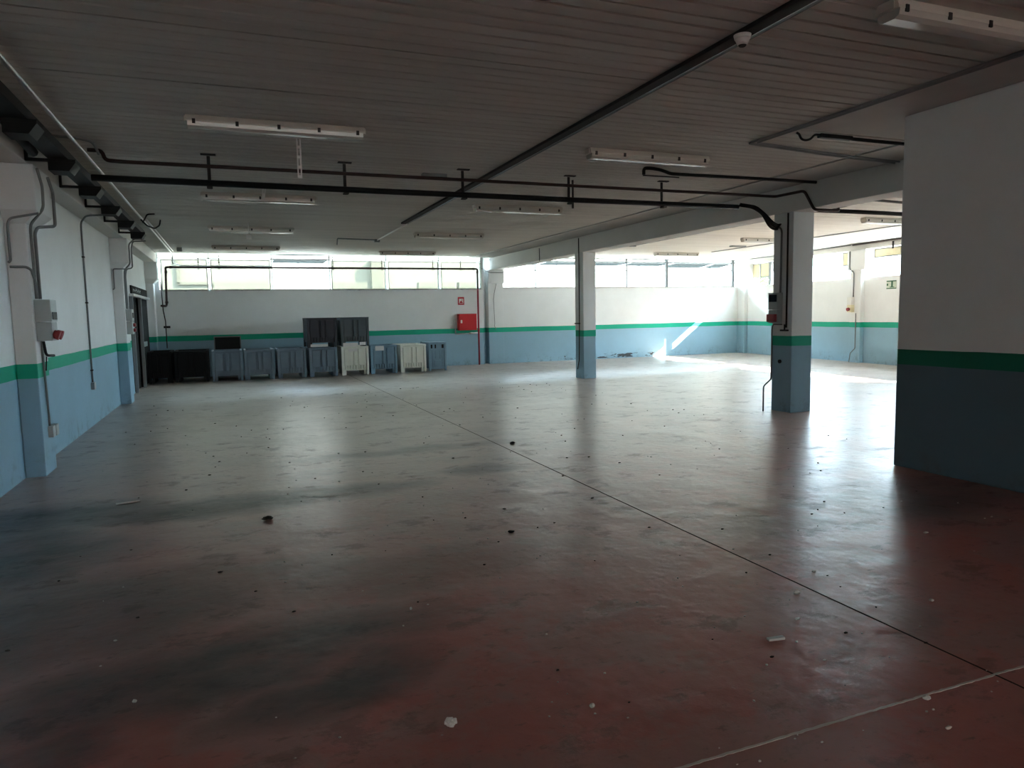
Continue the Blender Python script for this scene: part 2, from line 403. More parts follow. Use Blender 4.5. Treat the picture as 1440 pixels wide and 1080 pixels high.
# right wall: slightly skewed line X = 17.04 + (Y-14.35)*0.125
SK = 0.125
def RW(y, off, z): return (17.04 + (y - 14.35) * SK + off, y - off * SK, z)
def rbox(mb, y0, y1, o0, o1, z0, z1, bev=0.0):
    P = [RW(y0, o0, z0), RW(y0, o1, z0), RW(y1, o1, z0), RW(y1, o0, z0), RW(y0, o0, z1), RW(y0, o1, z1), RW(y1, o1, z1), RW(y1, o0, z1)]
    return mb.hexa(P, bev)
w = MB(); rbox(w, 4.0, YF + .3, 0, .2, 0, 2.48)
struct('wall_right', w, 'wall')
w = MB(); rbox(w, 4.0, YF + .2, -.12, .2, 3.28, ZC, .01); struct('beam_right', w, 'beam')
for nm, a, b in (('pillar_right_near', 8.6, 9.1), ('pillar_right', 15.62, 16.06), ('pillar_corner', 21.55, YF + .1)):
    w = MB(); rbox(w, a, b, -.13, .2, 0, 2.70, .01); rbox(w, a - .22, b + .06, -.20, .2, 2.70, 3.28, .01); struct(nm, w, 'column')
struct('post_right', rbox(MB(), 20.16, 20.30, .02, .12, 2.48, 3.28), 'post')

# partition block at the right, and the back of the hall
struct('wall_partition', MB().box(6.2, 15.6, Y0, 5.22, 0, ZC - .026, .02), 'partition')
w = MB(); w.box(XL - .25, -1.6, Y0 - .3, Y0, 0, ZC); w.box(5.9, 6.3, Y0 - .3, Y0, 0, ZC); w.box(-1.6, 5.9, Y0 - .3, Y0, 3.1, ZC)  # unseen wide opening added in the rear wall to let in fill daylight
struct('wall_rear', w, 'wall')

# windows of the far wall, left bay: frames hung on the inner face, third one swung open
wn = 0
def window_unit(x0, x1, z0, z1, y, opened, tilt=0.0, mat='pane'):
    global wn
    wn += 1; r = sroot('window_%d' % wn, ((x0 + x1) / 2, y, z0))
    H = z1 - z0; t = .028
    def T(x, a, b):      # a: distance below the hinge, b: depth outwards
        if not opened: return (x, y + b, z1 - a)
        c, s_ = math.cos(tilt), math.sin(tilt)
        return (x, y + .02 + a * c + b * s_, z1 + .0 - a * s_ + b * c)
    def bx(mb, xa, xb, a0, a1, b0, b1):
        mb.hexa([T(xa, a1, b0), T(xb, a1, b0), T(xb, a1, b1), T(xa, a1, b1), T(xa, a0, b0), T(xb, a0, b0), T(xb, a0, b1), T(xa, a0, b1)])
    f = MB(); bx(f, x0, x0 + t, 0, H, 0, .03); bx(f, x1 - t, x1, 0, H, 0, .03); bx(f, x0 + t, x1 - t, 0, t, 0, .03); bx(f, x0 + t, x1 - t, H - .018, H, 0, .03)
    fr = struct('window_frame', f, 'winframe' if not opened else 'post', r)
    p = MB(); bx(p, x0 + t, x1 - t, t, H - .018, .012, .018); struct('window_pane', p, mat, r)
    h = MB(); xm = (x0 + x1) / 2; bx(h, xm - .03, xm + .03, H - .016, H - .002, -.02, 0); struct('window_catch', h, 'post', r)
    return r
edges = [-1.74, -0.47, 1.21, 2.86, 4.57, 6.25, 7.70]
for i in range(6):
    window_unit(edges[i] + .035, edges[i + 1] - .04, 2.425, 3.31, YF - .05, i == 2, .02, 'pane' if i != 2 else 'openpane')
m_ = 0
tn = 5
for x in edges[1:-1]:
    struct('trim_%d' % tn, MB().box(x - .02, x + .02, YF + .03, YF + .09, 2.476, ZC), 'winframe'); tn += 1
struct('trim_%d' % tn, MB().box(-1.76, 7.62, YF - .05, YF - .02, 3.325, 3.35), 'post'); tn += 1
# right bay of the far wall: every sash swung outward
edges = [8.44, 9.95, 11.6, 13.25, 15.03, 16.83, 17.72]
for i in range(6):
    window_unit(edges[i] + .03, edges[i + 1] - .04, 2.45, 3.33, YF + .02, True, (.03, .03, .035, .04, .10, .11)[i], 'openpane')
struct('trim_%d' % tn, MB().box(8.42, 17.78, YF - .03, YF, 3.345, 3.375), 'post'); tn += 1
for x, ww in ((9.59, .02), (13.09, .03), (14.75, .10), (17.67, .10)):
    struct('trim_%d' % tn, MB().box(x - ww / 2, x + ww / 2, YF + .01, YF + .09, 2.50, ZC), 'post'); tn += 1
# right wall sashes
def rwindow(y0, y1, z0, z1, kind):
    global wn
    wn += 1; r = sroot('window_%d' % wn, RW((y0 + y1) / 2, .08, z0)); t = .03
    if kind == 'open':
        P = MB(); rbox(P, y0, y1, .10, .10 + t, z1 - t, z1); up = lambda mb, ya, yb, a, b, th=.03: mb.hexa([RW(ya, .14 + a, z1 + a * 1.25), RW(ya, .14 + b, z1 + b * 1.25), RW(yb, .14 + b, z1 + b * 1.25), RW(yb, .14 + a, z1 + a * 1.25), RW(ya, .14 + a, z1 + a * 1.25 + th), RW(ya, .14 + b, z1 + b * 1.25 + th), RW(yb, .14 + b, z1 + b * 1.25 + th), RW(yb, .14 + a, z1 + a * 1.25 + th)])
        up(P, y0, y0 + t, 0, .5); up(P, y1 - t, y1, 0, .5); up(P, y0 + t, y1 - t, .47, .5)
        struct('window_frame', P, 'post', r); struct('window_pane', up(MB(), y0 + t, y1 - t, .01, .47, .008), 'openpane', r)
    else:
        P = MB(); rbox(P, y0, y1, .06, .09, z1 - t, z1); rbox(P, y0, y1, .06, .09, z0, z0 + t); rbox(P, y0, y0 + t, .06, .09, z0 + t, z1 - t); rbox(P, y1 - t, y1, .06, .09, z0 + t, z1 - t)
        struct('window_frame', P, 'conduit', r); struct('window_pane', rbox(MB(), y0 + t, y1 - t, .07, .08, z0 + t, z1 - t), 'cream' if kind == 'flap' else 'dimpane', r)
rwindow(20.90, 21.53, 2.76, 3.27, 'flap'); rwindow(20.32, 20.88, 2.76, 3.27, 'flap')
rwindow(18.3, 20.12, 2.93, 3.27, 'flap'); rwindow(16.68, 18.25, 2.49, 3.27, 'open'); rwindow(16.14, 16.64, 2.86, 3.27, 'flap')
rwindow(13.6, 15.36, 3.01, 3.27, 'flap'); rwindow(11.8, 13.5, 2.49, 3.27, 'open'); rwindow(9.4, 11.7, 2.49, 3.27, 'open'); rwindow(6.2, 8.3, 2.49, 3.27, 'shut')  # last sash is unseen, kept shut to cut daylight on the front column

# outside: neighbouring walls, a tree, and unseen walls added to shape daylight
struct('exterior_wall', MB().box(-30, 27, 32, 32.6, -.25, 7.0), 'facade')
w = MB()
for a, b, h in ((-.5, 1.55, 3.05), (4.0, 5.4, 3.05), (7.6, 9.2, 3.05), (9.4, 11.2, 3.05), (-14, -1.0, 2.72)): w.box(a, b, 30, 30.4, -.25, h)
w.box(5.9, 6.35, 31.6, 31.98, -.25, 4.1); w.box(-1.9, 1.6, 31.9, 31.98, 3.06, 3.16); w.box(-1.9, -1.8, 31.9, 31.98, 3.1, 4.2)
struct('exterior_wall_low', w, 'outwall')
struct('sky_block_wall', MB().box(40, 41, -4, 70, -.25, 3.3).box(40, 41, -90, -4, -.25, 12), 'sky_block')  # unseen wall added to block low sky at the right windows
struct('rear_bounce_wall', MB().box(-18, 22, -25, -24.5, -.25, 9), 'rear_bounce')  # unseen warm wall added to dim and tint the rear fill light
tr = thing('tree', 'green leafy tree outside, seen through the right wall windows', 'tree', (30.5, 34.2, -.25))
MB().tube([(30.5, 34.2, -.25), (30.6, 34.3, 1.5), (30.4, 34.2, 3.0), (30.5, 34.1, 4.2)], [.2, .17, .13, .06]).build('trunk', 'bark', tr)
lf = MB()
for i in range(2600):
    dv = V((R_.gauss(0, 1), R_.gauss(0, 1), R_.gauss(0, 1))).normalized() * (R_.random() ** .4); c = V((30.5, 34.2, 4.1)) + V((dv.x * 1.7, dv.y * 1.7, dv.z * 1.5))
    a = V((R_.gauss(0, 1), R_.gauss(0, 1), R_.gauss(0, 1))).normalized() * .11; b = a.cross(V((R_.gauss(0, 1), R_.gauss(0, 1), R_.gauss(0, 1)))).normalized() * .06
    lf.bm.faces.new([lf.bm.verts.new(c - a), lf.bm.verts.new(c + b), lf.bm.verts.new(c + a), lf.bm.verts.new(c - b)])
lf.build('crown', 'leaf', tr)

# ------------------------------------------------------------------ light fittings
def lamp(x0, y, label, L=1.62, W=.15, twin=False):
    r = thing('ceiling_light', label, 'light', (x0 + L / 2, y, 3.355), 'tube light fittings on the ceiling')
    x1 = x0 + L; b = W / 2
    MB().prism([(y - b * .8, ZC - .0005), (y + b * .8, ZC - .0005), (y + b, ZC - .045), (y + b, ZC - .062), (y - b, ZC - .062), (y - b, ZC - .045)], 'x', x0, x1).build('housing', 'lampbody', r)
    MB().prism([(y - b * .97, ZC - .0625), (y + b * .97, ZC - .0625), (y + b * .9, ZC - .098), (y + b * .5, ZC - .115), (y - b * .5, ZC - .115), (y - b * .9, ZC - .098)], 'x', x0 + .015, x1 - .015).build('diffuser', 'diffuser', r)
    for xe in (x0 - .012, x1 + .001):
        MB().box(xe, xe + .011, y - b * .7, y + b * .7, ZC - .06, ZC - .01, .003).build('end_cap', 'lampbody', r)
    for i in range(5):
        xc = x0 + .07 + (L - .14) * i / 4
        for s_ in (-1, 1):
            MB().box(xc - .014, xc + .014, y + s_ * (b + .001) - .006, y + s_ * (b + .001) + .006, ZC - .082, ZC - .04, .002).build('clip', 'clip', r)
    return r
lamp(-.28, 7.33, 'tube light fitting with a perforated strip hanging behind it, nearest of the left row')
lamp(-.29, 11.55, 'tube light fitting in the left row, directly beyond the two black pipes')
lamp(-.30, 15.56, 'tube light fitting of the left row, third one out toward the frosted windows')
lamp(-.32, 19.6, 'tube light fitting nearest the frosted windows at the left, farthest of the left row')
lamp(3.90, 7.42, 'tube light fitting with a shining lower face, before the two pipes near the beam')
lamp(3.95, 11.65, 'tube light fitting of the middle row directly behind the two black pipes')
lamp(3.93, 15.8, 'tube light fitting of the middle row, just right of the short white ceiling conduit')
lamp(4.05, 20.4, 'tube light fitting nearest the frosted windows, farthest of the middle row')
lamp(3.86, 3.40, 'large near tube light fitting cut off by the top right corner of the photo', W=.17)
lamp(12.55, 19.45, 'tube light fitting in the bright bay near the open far windows')
lamp(12.45, 15.2, 'tube light fitting in the bright bay, half hidden by the front column')
lamp(12.35, 11.3, 'tube light fitting in the bright bay between front column and grey partition')

# ------------------------------------------------------------------ pipes and cables overhead
def single(mb, name, mat, label, cat, group=None): return tag(mb.build(name, mat), label, cat, group)
PY = 8.92
single(MB().tube([(-1.32, PY, 3.44), (-1.18, PY, 3.44), (-1.16, PY, 3.34), (-1.0, PY, 3.335), (7.93, PY, 3.335), (7.955, 8.35, 3.33), (7.955, 8.15, 3.03), (8.44, 8.15, 3.03), (8.46, 8.4, 3.33), (8.6, 8.6, 3.335), (11.6, 9.0, 3.335)], .021, 10, .06),
       'service_pipe', 'darkpipe', 'upper and thinner of the two dark pipes crossing the ceiling', 'pipe')
single(MB().tube([(-1.30, PY, 3.15), (2.0, PY, 3.145), (4.5, PY, 3.145), (7.22, PY, 3.15)], .036, 10), 'cable_conduit', 'black', 'lower and thicker black run crossing under the ceiling on the hangers', 'pipe')
single(MB().tube([(8.5, PY, 3.16), (10.2, PY, 3.16), (11.9, 9.0, 3.16)], .034, 10), 'cable_conduit', 'black', 'short thick black run beyond the beam, right of the front column', 'pipe')
for x, lb in ((-.13, 'pipe hanger nearest the left wall'), (1.39, 'pipe hanger just right of the nearest tube light'), (2.89, 'pipe hanger left of the wide one, at the middle of the pipes'),
              (4.41, 'pipe hanger with a double bar under the second tube light'), (5.90, 'pipe hanger nearest the ceiling beam')):
    r = thing('pipe_hanger', 'dark steel ' + lb, 'hanger', (x, PY, 3.09), 'pipe hangers')
    MB().box(x - .08, x + .08, PY - .03, PY + .03, ZC - .012, ZC - .001).build('ceiling_plate', 'clip', r)
    MB().box(x - .018, x + .018, PY + .04, PY + .048, 3.09, ZC - .013).build('strap', 'clip', r)
    if abs(x - 4.41) < .01: MB().box(x + .05, x + .075, PY + .04, PY + .055, 3.04, 3.42).build('strap', 'clip', r)
    MB().box(x - .03, x + .03, PY - .05, PY + .0395, 3.09, 3.105).build('bracket', 'clip', r)
r = thing('cable_bundle', 'bundle of black cables curving off the ceiling run onto the front column', 'cables', (7.7, 8.9, 2.9))
for i in range(5):
    a = i * .018
    MB().tube([(7.25, 8.9 + a * .4, 3.20 - a * .4), (7.52, 8.87 + a, 3.17 - a * .3), (7.68, 8.85 + a, 3.06), (7.80, 8.84 + a, 2.95 - a), (7.90, 8.84 + a, 2.90 - a), (7.985, 8.85 + a, 2.91 - a)], .011, 6, .07).build('cable', 'black', r)
single(MB().tube([(5.05, 8.08, 3.36), (5.05, 8.08, 3.44), (5.16, 8.08, 3.445), (5.30, 8.07, 3.43), (5.45, 8.07, 3.39), (7.2, 8.07, 3.40), (7.9, 8.07, 3.40)], .022, 8, .04).tube([(5.05, 8.10, 3.355), (5.6, 8.10, 3.355)], .008, 6), 'ceiling_cable', 'black', 'black cable with a loop at its end, behind the light fitting nearest the front column', 'cable')
single(MB().tube([(5.60, 6.0, 3.43), (5.63, 6.0, 3.42), (5.66, 6.0, 3.37), (5.72, 6.0, 3.36), (5.79, 6.0, 3.38), (5.84, 6.0, 3.43), (5.95, 6.0, 3.435)], .012, 8, .03).box(5.9, 6.35, 5.97, 6.03, 3.40, 3.4445, .01).tube([(6.3, 6.0, 3.42), (7.9, 6.0, 3.42)], .02, 8), 'ceiling_cable', 'black', 'black cable with a sagging loop, near the upper corner of the grey partition', 'cable')
single(MB().tube([(5.50, 2.2, 3.44), (5.50, 6.62, 3.452), (7.2, 6.80, 3.432), (7.98, 6.84, 3.43)], .013, 8, .03).tube([(5.56, 2.2, 3.44), (5.56, 6.56, 3.452), (7.2, 6.73, 3.434), (7.98, 6.77, 3.43)], .011, 8, .03), 'twin_conduit', 'conduit', 'pair of thin conduits turning a corner on the ceiling before the grey partition', 'conduit')
r = thing('ceiling_conduit', 'dark flat duct and conduit along the middle of the ceiling past the smoke detector', 'conduit', (3.38, 8, 3.42))
MB().box(3.27, 3.37, 1.5, 14.2, 3.438, 3.4695, .004).build('duct', 'clip', r)
MB().tube([(3.41, 1.5, 3.448), (3.41, 14.2, 3.448)], .011, 8).build('tube', 'conduit', r)
single(MB().tube([(3.40, 14.28, 3.445), (3.40, 17.3, 3.445)], .016, 8), 'ceiling_conduit', 'white', 'short white conduit on the ceiling continuing the dark duct', 'conduit')
single(MB().tube([(3.40, 17.36, 3.45), (2.44, 17.2, 3.45), (2.42, 17.16, 3.30)], .016, 8, .03).box(3.34, 3.46, 17.31, 17.41, 3.40, 3.47, .006), 'ceiling_conduit', 'conduit', 'grey conduit with a box, bent down at its end, beyond the white conduit', 'conduit')
single(MB().tube([(-1.35, 2.5, 3.40), (-1.35, 21.3, 3.41), (-1.36, 21.55, 3.40), (-1.37, 21.62, 3.17), (-1.2, 21.88, 3.125), (1.2, 21.90, 3.125)], .019, 10, .06), 'steel_conduit', 'steel', 'shiny steel conduit running along the ceiling above the left wall', 'conduit')
# second conduit beside it, in the farther half
single(MB().tube([(-1.30, 14.6, 3.43), (-1.30, 21.0, 3.44)], .013, 8), 'steel_conduit', 'steel', 'thin second conduit beside the shiny one, ending near the frosted windows', 'conduit')
single(MB().box(-1.16, -1.04, 20.2, 20.34, 3.37, 3.47, .008), 'junction_box', 'conduit', 'small junction box on the ceiling at the left end of the frosted windows', 'junction box')
single(MB().box(13.6, 14.1, 17.02, 17.16, 3.43, 3.47, .006), 'ceiling_junction_box', 'conduit', 'flat grey box on the ceiling of the bright bay', 'junction box')
single(MB().box(2.45, 2.78, 9.28, 9.38, 3.43, 3.47, .006), 'ceiling_junction_box', 'conduit', 'flat dark box on the ceiling just beyond the two pipes', 'junction box')
# slotted strips
def strip(x, y, z0, z1, label, dx=0.0, dy=0.0):
    r = thing('hanging_strip', label, 'strip', (x, y, z0), 'hanging perforated strips')
    mb = MB(); w_ = .022; n = max(1, int((z1 - z0) / .085)); h = (z1 - z0) / n
    def q(xa, xb, za, zb):
        k0 = (z1 - za) / (z1 - z0); k1 = (z1 - zb) / (z1 - z0)
        mb.hexa([(xa + dx * k0, y + dy * k0, za), (xb + dx * k0, y + dy * k0, za), (xb + dx * k0, y + dy * k0 + .004, za), (xa + dx * k0, y + dy * k0 + .004, za), (xa + dx * k1, y + dy * k1, zb), (xb + dx * k1, y + dy * k1, zb), (xb + dx * k1, y + dy * k1 + .004, zb), (xa + dx * k1, y + dy * k1 + .004, zb)])
    for i in range(n):
        a = z0 + i * h; q(x - w_, x - w_ * .4, a, a + h); q(x + w_ * .4, x + w_, a, a + h); q(x - w_ * .4, x + w_ * .4, a, a + h * .28)
    mb.build('slotted_strip', 'white', r)
    return r
r = strip(.735, 7.6, 3.01, 3.40, 'pale slotted strip hanging behind the nearest left tube light')
MB().box(.43, 1.0, 7.585, 7.61, 3.400, 3.412).build('cross_bar', 'white', r)
r = strip(.55, 10.5, 3.31, 3.469, 'shiny short strip slanting over the black run, before the second left tube light', dx=-.02, dy=.3)
single(MB().box(.38, .48, 14.85, 14.87, 3.15, 3.24).tube([(.1, 14.86, 3.245), (.44, 14.86, 3.245)], .006, 6).box(.42, .44, 14.855, 14.865, 3.24, 3.468), 'bracket_plate', 'white', 'small white plate hanging under the ceiling before the third left tube light', 'bracket')

# smoke detector
r = thing('smoke_detector', 'round white smoke detector on the middle ceiling duct', 'smoke detector', (3.30, 4.05, 3.36))
def disc(mb, c, r0, r1, z0, z1, n=24):
    mb.tube([(c[0], c[1], z0), (c[0], c[1], z1)], [r0, r1], n); return mb
disc(MB(), (3.30, 4.05), .052, .058, 3.412, 3.437).build('base', 'white', r)
disc(MB(), (3.30, 4.05), .030, .050, 3.372, 3.4115).build('sensor_head', 'white', r)
disc(MB(), (3.30, 4.05), .020, .028, 3.362, 3.3715).build('sensor_grille', 'clip', r)
MB().box(3.245, 3.285, 3.985, 4.0, 3.366, 3.372).build('indicator', 'signwhite', r)

# cable tray over the left wall
r = thing('cable_tray', 'black cable tray with bracket arms along the top of the left wall', 'cable tray', (-1.47, 12, 3.12))
MB().box(-1.60, -1.42, 5.0, 15.4, 3.235, 3.25).box(-1.60, -1.592, 5.0, 15.4, 3.25, 3.32).box(-1.428, -1.42, 5.0, 15.4, 3.25, 3.32).build('tray', 'black', r)
for i in range(4):
    MB().tube([(-1.575 + .035 * i, 5.0, 3.268), (-1.565 + .035 * i, 10, 3.272 + .004 * i), (-1.57 + .035 * i, 15.4, 3.268)], .016, 6).build('cable', 'black', r)
for y in (6.9, 8.45, 10.0, 11.6, 13.2, 14.8):
    MB().box(-1.795, -1.36, y - .02, y + .02, 3.205, 3.234).box(-1.795, -1.77, y - .02, y + .02, 3.234, 3.40).hexa([(-1.60, y - .02, 3.12), (-1.42, y - .02, 3.12), (-1.42, y + .25, 3.12), (-1.60, y + .25, 3.12), (-1.60, y - .02, 3.2045), (-1.36, y - .02, 3.2045), (-1.36, y + .25, 3.2045), (-1.60, y + .25, 3.2045)]).build('bracket_arm', 'black', r)
single(MB().tube([(-1.30, 13.6, 3.31), (-1.22, 13.7, 3.22), (-1.12, 13.9, 3.20), (-1.06, 14.1, 3.28), (-1.05, 14.2, 3.38)], .013, 8, .05).tube([(-1.30, 13.9, 3.30), (-1.20, 13.6, 3.40), (-1.10, 13.7, 3.42)], .012, 8, .05), 'cable_loop', 'black', 'loose black cable looping out of the far end of the left tray', 'cable')
single(MB().tube([(-1.17, 8.6, 3.335), (-1.20, 8.5, 3.44), (-1.35, 8.45, 3.455), (-1.75, 8.4, 3.455)], .014, 8, .06), 'conduit_bend', 'conduit', 'dark conduit bend over the near left pillar at the ceiling', 'conduit')
single(MB().box(-1.775, -1.63, 8.2, 8.27, 3.40, 3.42), 'steel_plate', 'steel', 'pale flat plate at the ceiling above the near left pillar', 'plate')
single(MB().tube([(-1.70, 6.95, 3.36), (-1.70, 7.4, 3.34), (-1.70, 7.9, 3.30), (-1.70, 8.35, 3.27)], .045, 8, .08), 'cable_duct', 'black', 'thick black hose slanting down at the top of the near left pillar', 'hose')

# conduits and boxes on the left wall
P1 = -1.878
single(MB().tube([(-1.72, 8.55, 3.15), (-1.72, 8.72, 3.0), (-1.725, 8.72, 2.78), (P1 + .03, 8.72, 2.62), (P1 + .018, 8.74, 2.55), (P1 + .018, 8.76, 1.86)], .014, 8, .05), 'wall_conduit', 'conduit', 'grey conduit down the near left pillar into its switch box, nearer one of the pair', 'conduit')
single(MB().tube([(-1.70, 8.9, 3.12), (-1.725, 9.22, 3.02), (-1.725, 9.22, 2.66), (P1 + .03, 9.0, 2.62), (P1 + .018, 8.92, 2.55), (P1 + .018, 8.92, 1.86)], .016, 8, .04), 'wall_conduit', 'conduit', 'dark conduit with a square jog on the near left pillar, farther one of the pair', 'conduit')
single(MB().tube([(-1.74, 8.56, 2.71), (-2.0, 8.60, 2.66), (-2.03, 8.63, 2.60), (-2.03, 8.63, 2.24), (-2.05, 8.63, 2.22)], .012, 8, .04), 'wall_conduit', 'conduit', 'bent conduit on the front face of the near left pillar', 'conduit')
single(MB().tube([(-2.04, 8.632, 2.18), (-1.90, 8.632, 2.18), (P1 + .016, 8.66, 2.15), (P1 + .016, 8.80, 2.02), (P1 + .016, 8.81, 1.86)], .013, 8, .05), 'wall_conduit', 'conduit', 'conduit crossing the near left pillar then bending down to the switch box', 'conduit')
r = thing('switch_box', 'grey power box with red sockets on the near left pillar', 'electrical box', (-1.79, 8.86, 1.42))
MB().box(P1, -1.73, 8.70, 8.98, 1.62, 1.85, .008).build('breaker_housing', 'boxgrey', r)
MB().box(P1, -1.735, 8.71, 8.97, 1.42, 1.615, .008).build('socket_housing', 'boxgrey', r)
MB().box(-1.729, -1.722, 8.74, 8.94, 1.57 + .07, 1.72, .002).build('breaker_window', 'dial', r)
for y in (8.77, 8.90):
    MB().tube([(-1.734, y, 1.49), (-1.68, y, 1.47)], [.045, .05], 14).build('socket', 'socket', r, 'red socket')
r = thing('wall_socket', 'grey double socket box low on the near left pillar', 'socket', (P1, 9.0, .40))
MB().box(P1, P1 + .05, 8.86, 8.98, .38, .50, .006).build('socket_plate', 'boxgrey', r)
MB().box(P1, P1 + .055, 8.99, 9.11, .38, .50, .006).build('socket_plate', 'boxgrey', r)
MB().tube([(P1 + .014, 8.84, 1.42), (P1 + .014, 8.90, .505)], .011, 8).build('conduit', 'conduit', r)
single(MB().tube([(P1 + .04, 8.80, 1.41), (P1 + .04, 8.86, 1.28), (P1 + .05, 8.9, 1.26), (P1 + .06, 9.12, 1.25)], .014, 8, .03).tube([(P1 + .04, 8.88, 1.25), (P1 + .03, 8.86, 1.10)], .006, 6), 'black_plug', 'black', 'black plug and cord end hanging below the near left power box', 'plug')
r = thing('wall_socket', 'small grey socket at the end of a long conduit on the left wall between pillars', 'socket', (XL + .03, 12.75, .57))
MB().box(XL, XL + .05, 12.68, 12.82, .56, .67, .006).build('socket_plate', 'boxgrey', r)
MB().tube([(-1.62, 12.2, 3.19), (-1.9, 12.3, 3.18), (XL + .02, 12.75, 3.13), (XL + .018, 12.76, 2.9), (XL + .018, 12.75, .675)], .014, 8, .10).build('conduit', 'conduit', r)
for z in (2.6, 1.9, .85): MB().box(XL, XL + .036, 12.725, 12.785, z, z + .02).build('clip', 'clip', r)
r = thing('switch_box', 'grey power box on the far left pillar beside the black door', 'electrical box', (-1.82, 15.8, 1.36))
MB().box(P1, -1.77, 15.70, 15.98, 1.62, 1.85, .008).build('breaker_housing', 'boxgrey', r)
MB().box(P1, -1.775, 15.70, 15.98, 1.36, 1.615, .008).build('socket_housing', 'boxgrey', r)
MB().box(-1.769, -1.762, 15.76, 15.92, 1.68, 1.78, .002).build('breaker_window', 'dial', r)
for z in (1.44, 1.54): MB().tube([(-1.774, 15.84, z), (-1.73, 15.84, z)], .035, 12).build('socket', 'socket', r)
single(MB().tube([(-1.45, 15.6, 3.2), (-1.62, 15.62, 3.2), (-1.74, 15.70, 3.1), (-1.74, 15.70, 2.72), (-1.845, 15.69, 2.6), (P1 + .02, 15.74, 2.45), (P1 + .02, 15.74, 1.855)], .014, 8, .05), 'wall_conduit', 'conduit', 'conduit down the far left pillar to its power box, nearer of two', 'conduit')
single(MB().tube([(-1.45, 15.75, 3.17), (-1.68, 15.85, 3.17), (-1.735, 16.0, 3.05), (-1.735, 16.0, 2.66), (P1 + .04, 15.95, 2.64), (P1 + .02, 15.92, 2.5), (P1 + .02, 15.92, 1.855)], .013, 8, .05), 'wall_conduit', 'conduit', 'conduit with a square jog on the far left pillar, farther of two', 'conduit')
single(MB().tube([(-1.8, 15.63, 2.62), (-2.03, 15.645, 2.62), (-2.03, 15.645, 2.24), (-2.06, 15.645, 2.23)], .011, 8, .03), 'wall_conduit', 'conduit', 'thin bent conduit on the front face of the far left pillar', 'conduit')

# far wall, left bay: fire main, hose cabinet, sign
r = thing('fire_pipe', 'dark fire main across the frosted windows, dropping as a red pipe beside the hose cabinet', 'pipe', (7.5, 21.92, 0))
MB().tube([(-1.70, 21.55, 2.02), (-1.62, 21.93, 2.02), (-1.6, 21.93, 2.06), (-1.57, 21.93, 3.08), (-1.5, 21.93, 3.085), (7.47, 21.93, 3.085), (7.49, 21.93, 3.05), (7.49, 21.93, 2.44)], .030, 12, .07).build('tube', 'darkpipe', r)
MB().tube([(7.49, 21.93, 2.44), (7.49, 21.93, .0)], .030, 12).build('riser', 'redpipe', r, 'red riser down to the floor')
for x, z in ((-1.57, 2.95), (-1.45, 3.085), (7.36, 3.085), (7.49, 2.98), (-1.595, 2.12), (7.49, 1.12)):
    if z in (3.085,): MB().tube([(x - .03, 21.93, z), (x + .03, 21.93, z)], .040, 12).build('coupling', 'darkpipe', r)
    else: MB().tube([(x, 21.93, z - .03), (x, 21.93, z + .03)], .040, 12).build('coupling', 'redpipe' if z < 1.5 else 'darkpipe', r)
for i, x in enumerate((-.74, -.2, 2.95, 4.42, 6.03, 6.94)):
    rr = thing('pipe_hanger', ('perforated hanger of the fire main at the left end of the frosted windows', 'second perforated hanger of the fire main from the left wall', 'perforated hanger of the fire main at the right edge of the open window',
         'perforated hanger of the fire main under the last tube light left end', 'perforated hanger of the fire main under the last tube light right end', 'perforated hanger of the fire main above the red sign')[i], 'hanger', (x, 21.93, 3.03), 'fire main hangers')
    mb = MB()
    for k in range(5): mb.box(x - .015, x + .015, 21.965, 21.97, 3.03 + k * .088, 3.03 + k * .088 + .05); mb.box(x - .006, x + .006, 21.965, 21.97, 3.08 + k * .088, 3.03 + (k + 1) * .088)
    mb.build('strap', 'clip', rr)
    MB().box(x - .02, x + .02, 21.885, 21.9645, 3.03, 3.045).build('saddle', 'clip', rr)
r = thing('hose_cabinet', 'red fire hose cabinet on the far wall beside the red pipe', 'fire cabinet', (7.08, 21.95, 1.13))
MB().box(6.80, 7.40, 21.83, YF, 1.13, 1.655, .01).build('cabinet_body', 'red', r)
dd = MB().box(6.815, 7.385, 21.815, 21.829, 1.15, 1.64, .005).build('door', 'red', r)
MB().box(6.85, 6.90, 21.79, 21.8145, 1.36, 1.46, .006).build('latch', 'steel', dd)
single(MB().tube([(6.72, 21.98, 1.50), (6.72, 21.98, 1.03), (6.75, 21.97, 1.01), (7.2, 21.94, 1.02)], .018, 8, .02).tube([(7.16, 21.94, 1.02), (7.455, 21.93, 1.04)], .028, 8).box(7.2, 7.32, 21.87, 21.91, 1.03, 1.06, .004), 'hose_valve', 'steel', 'steel pipe and valve below and left of the red hose cabinet', 'valve')
r = thing('fire_sign', 'small red fire hose sign on the far wall above the cabinet', 'sign', (6.95, 22.02, 1.94))
MB().box(6.84, 7.05, 22.015, YF, 1.945, 2.195, .002).build('plate', 'signred', r)
MB().box(6.875, 7.015, 22.012, 22.0148, 1.99, 2.14).build('white_field', 'signwhite', r)
MB().prism([(6.885, 2.0), (7.0, 2.0), (6.985, 2.05), (6.945, 2.075), (6.905, 2.05)], 'y', 22.009, 22.0118).box(6.965, 6.99, 22.009, 22.0118, 2.08, 2.12).build('pictogram', 'signred', r)
single(MB().tube([(8.16, 22.01, 2.62), (8.08, 22.01, 2.3), (8.05, 22.0, 2.1), (8.08, 22.0, 1.3), (8.06, 22.0, 1.25), (8.12, 22.0, 1.14)], .008, 6, .05), 'wall_cable', 'conduit', 'thin loose cable down the far pillar between the two window bays', 'cable')
single(MB().box(-1.72, -1.55, 21.99, YF, 1.41, 1.47, .004), 'wall_plate', 'black', 'small black plate on the far wall left of the bins', 'plate')
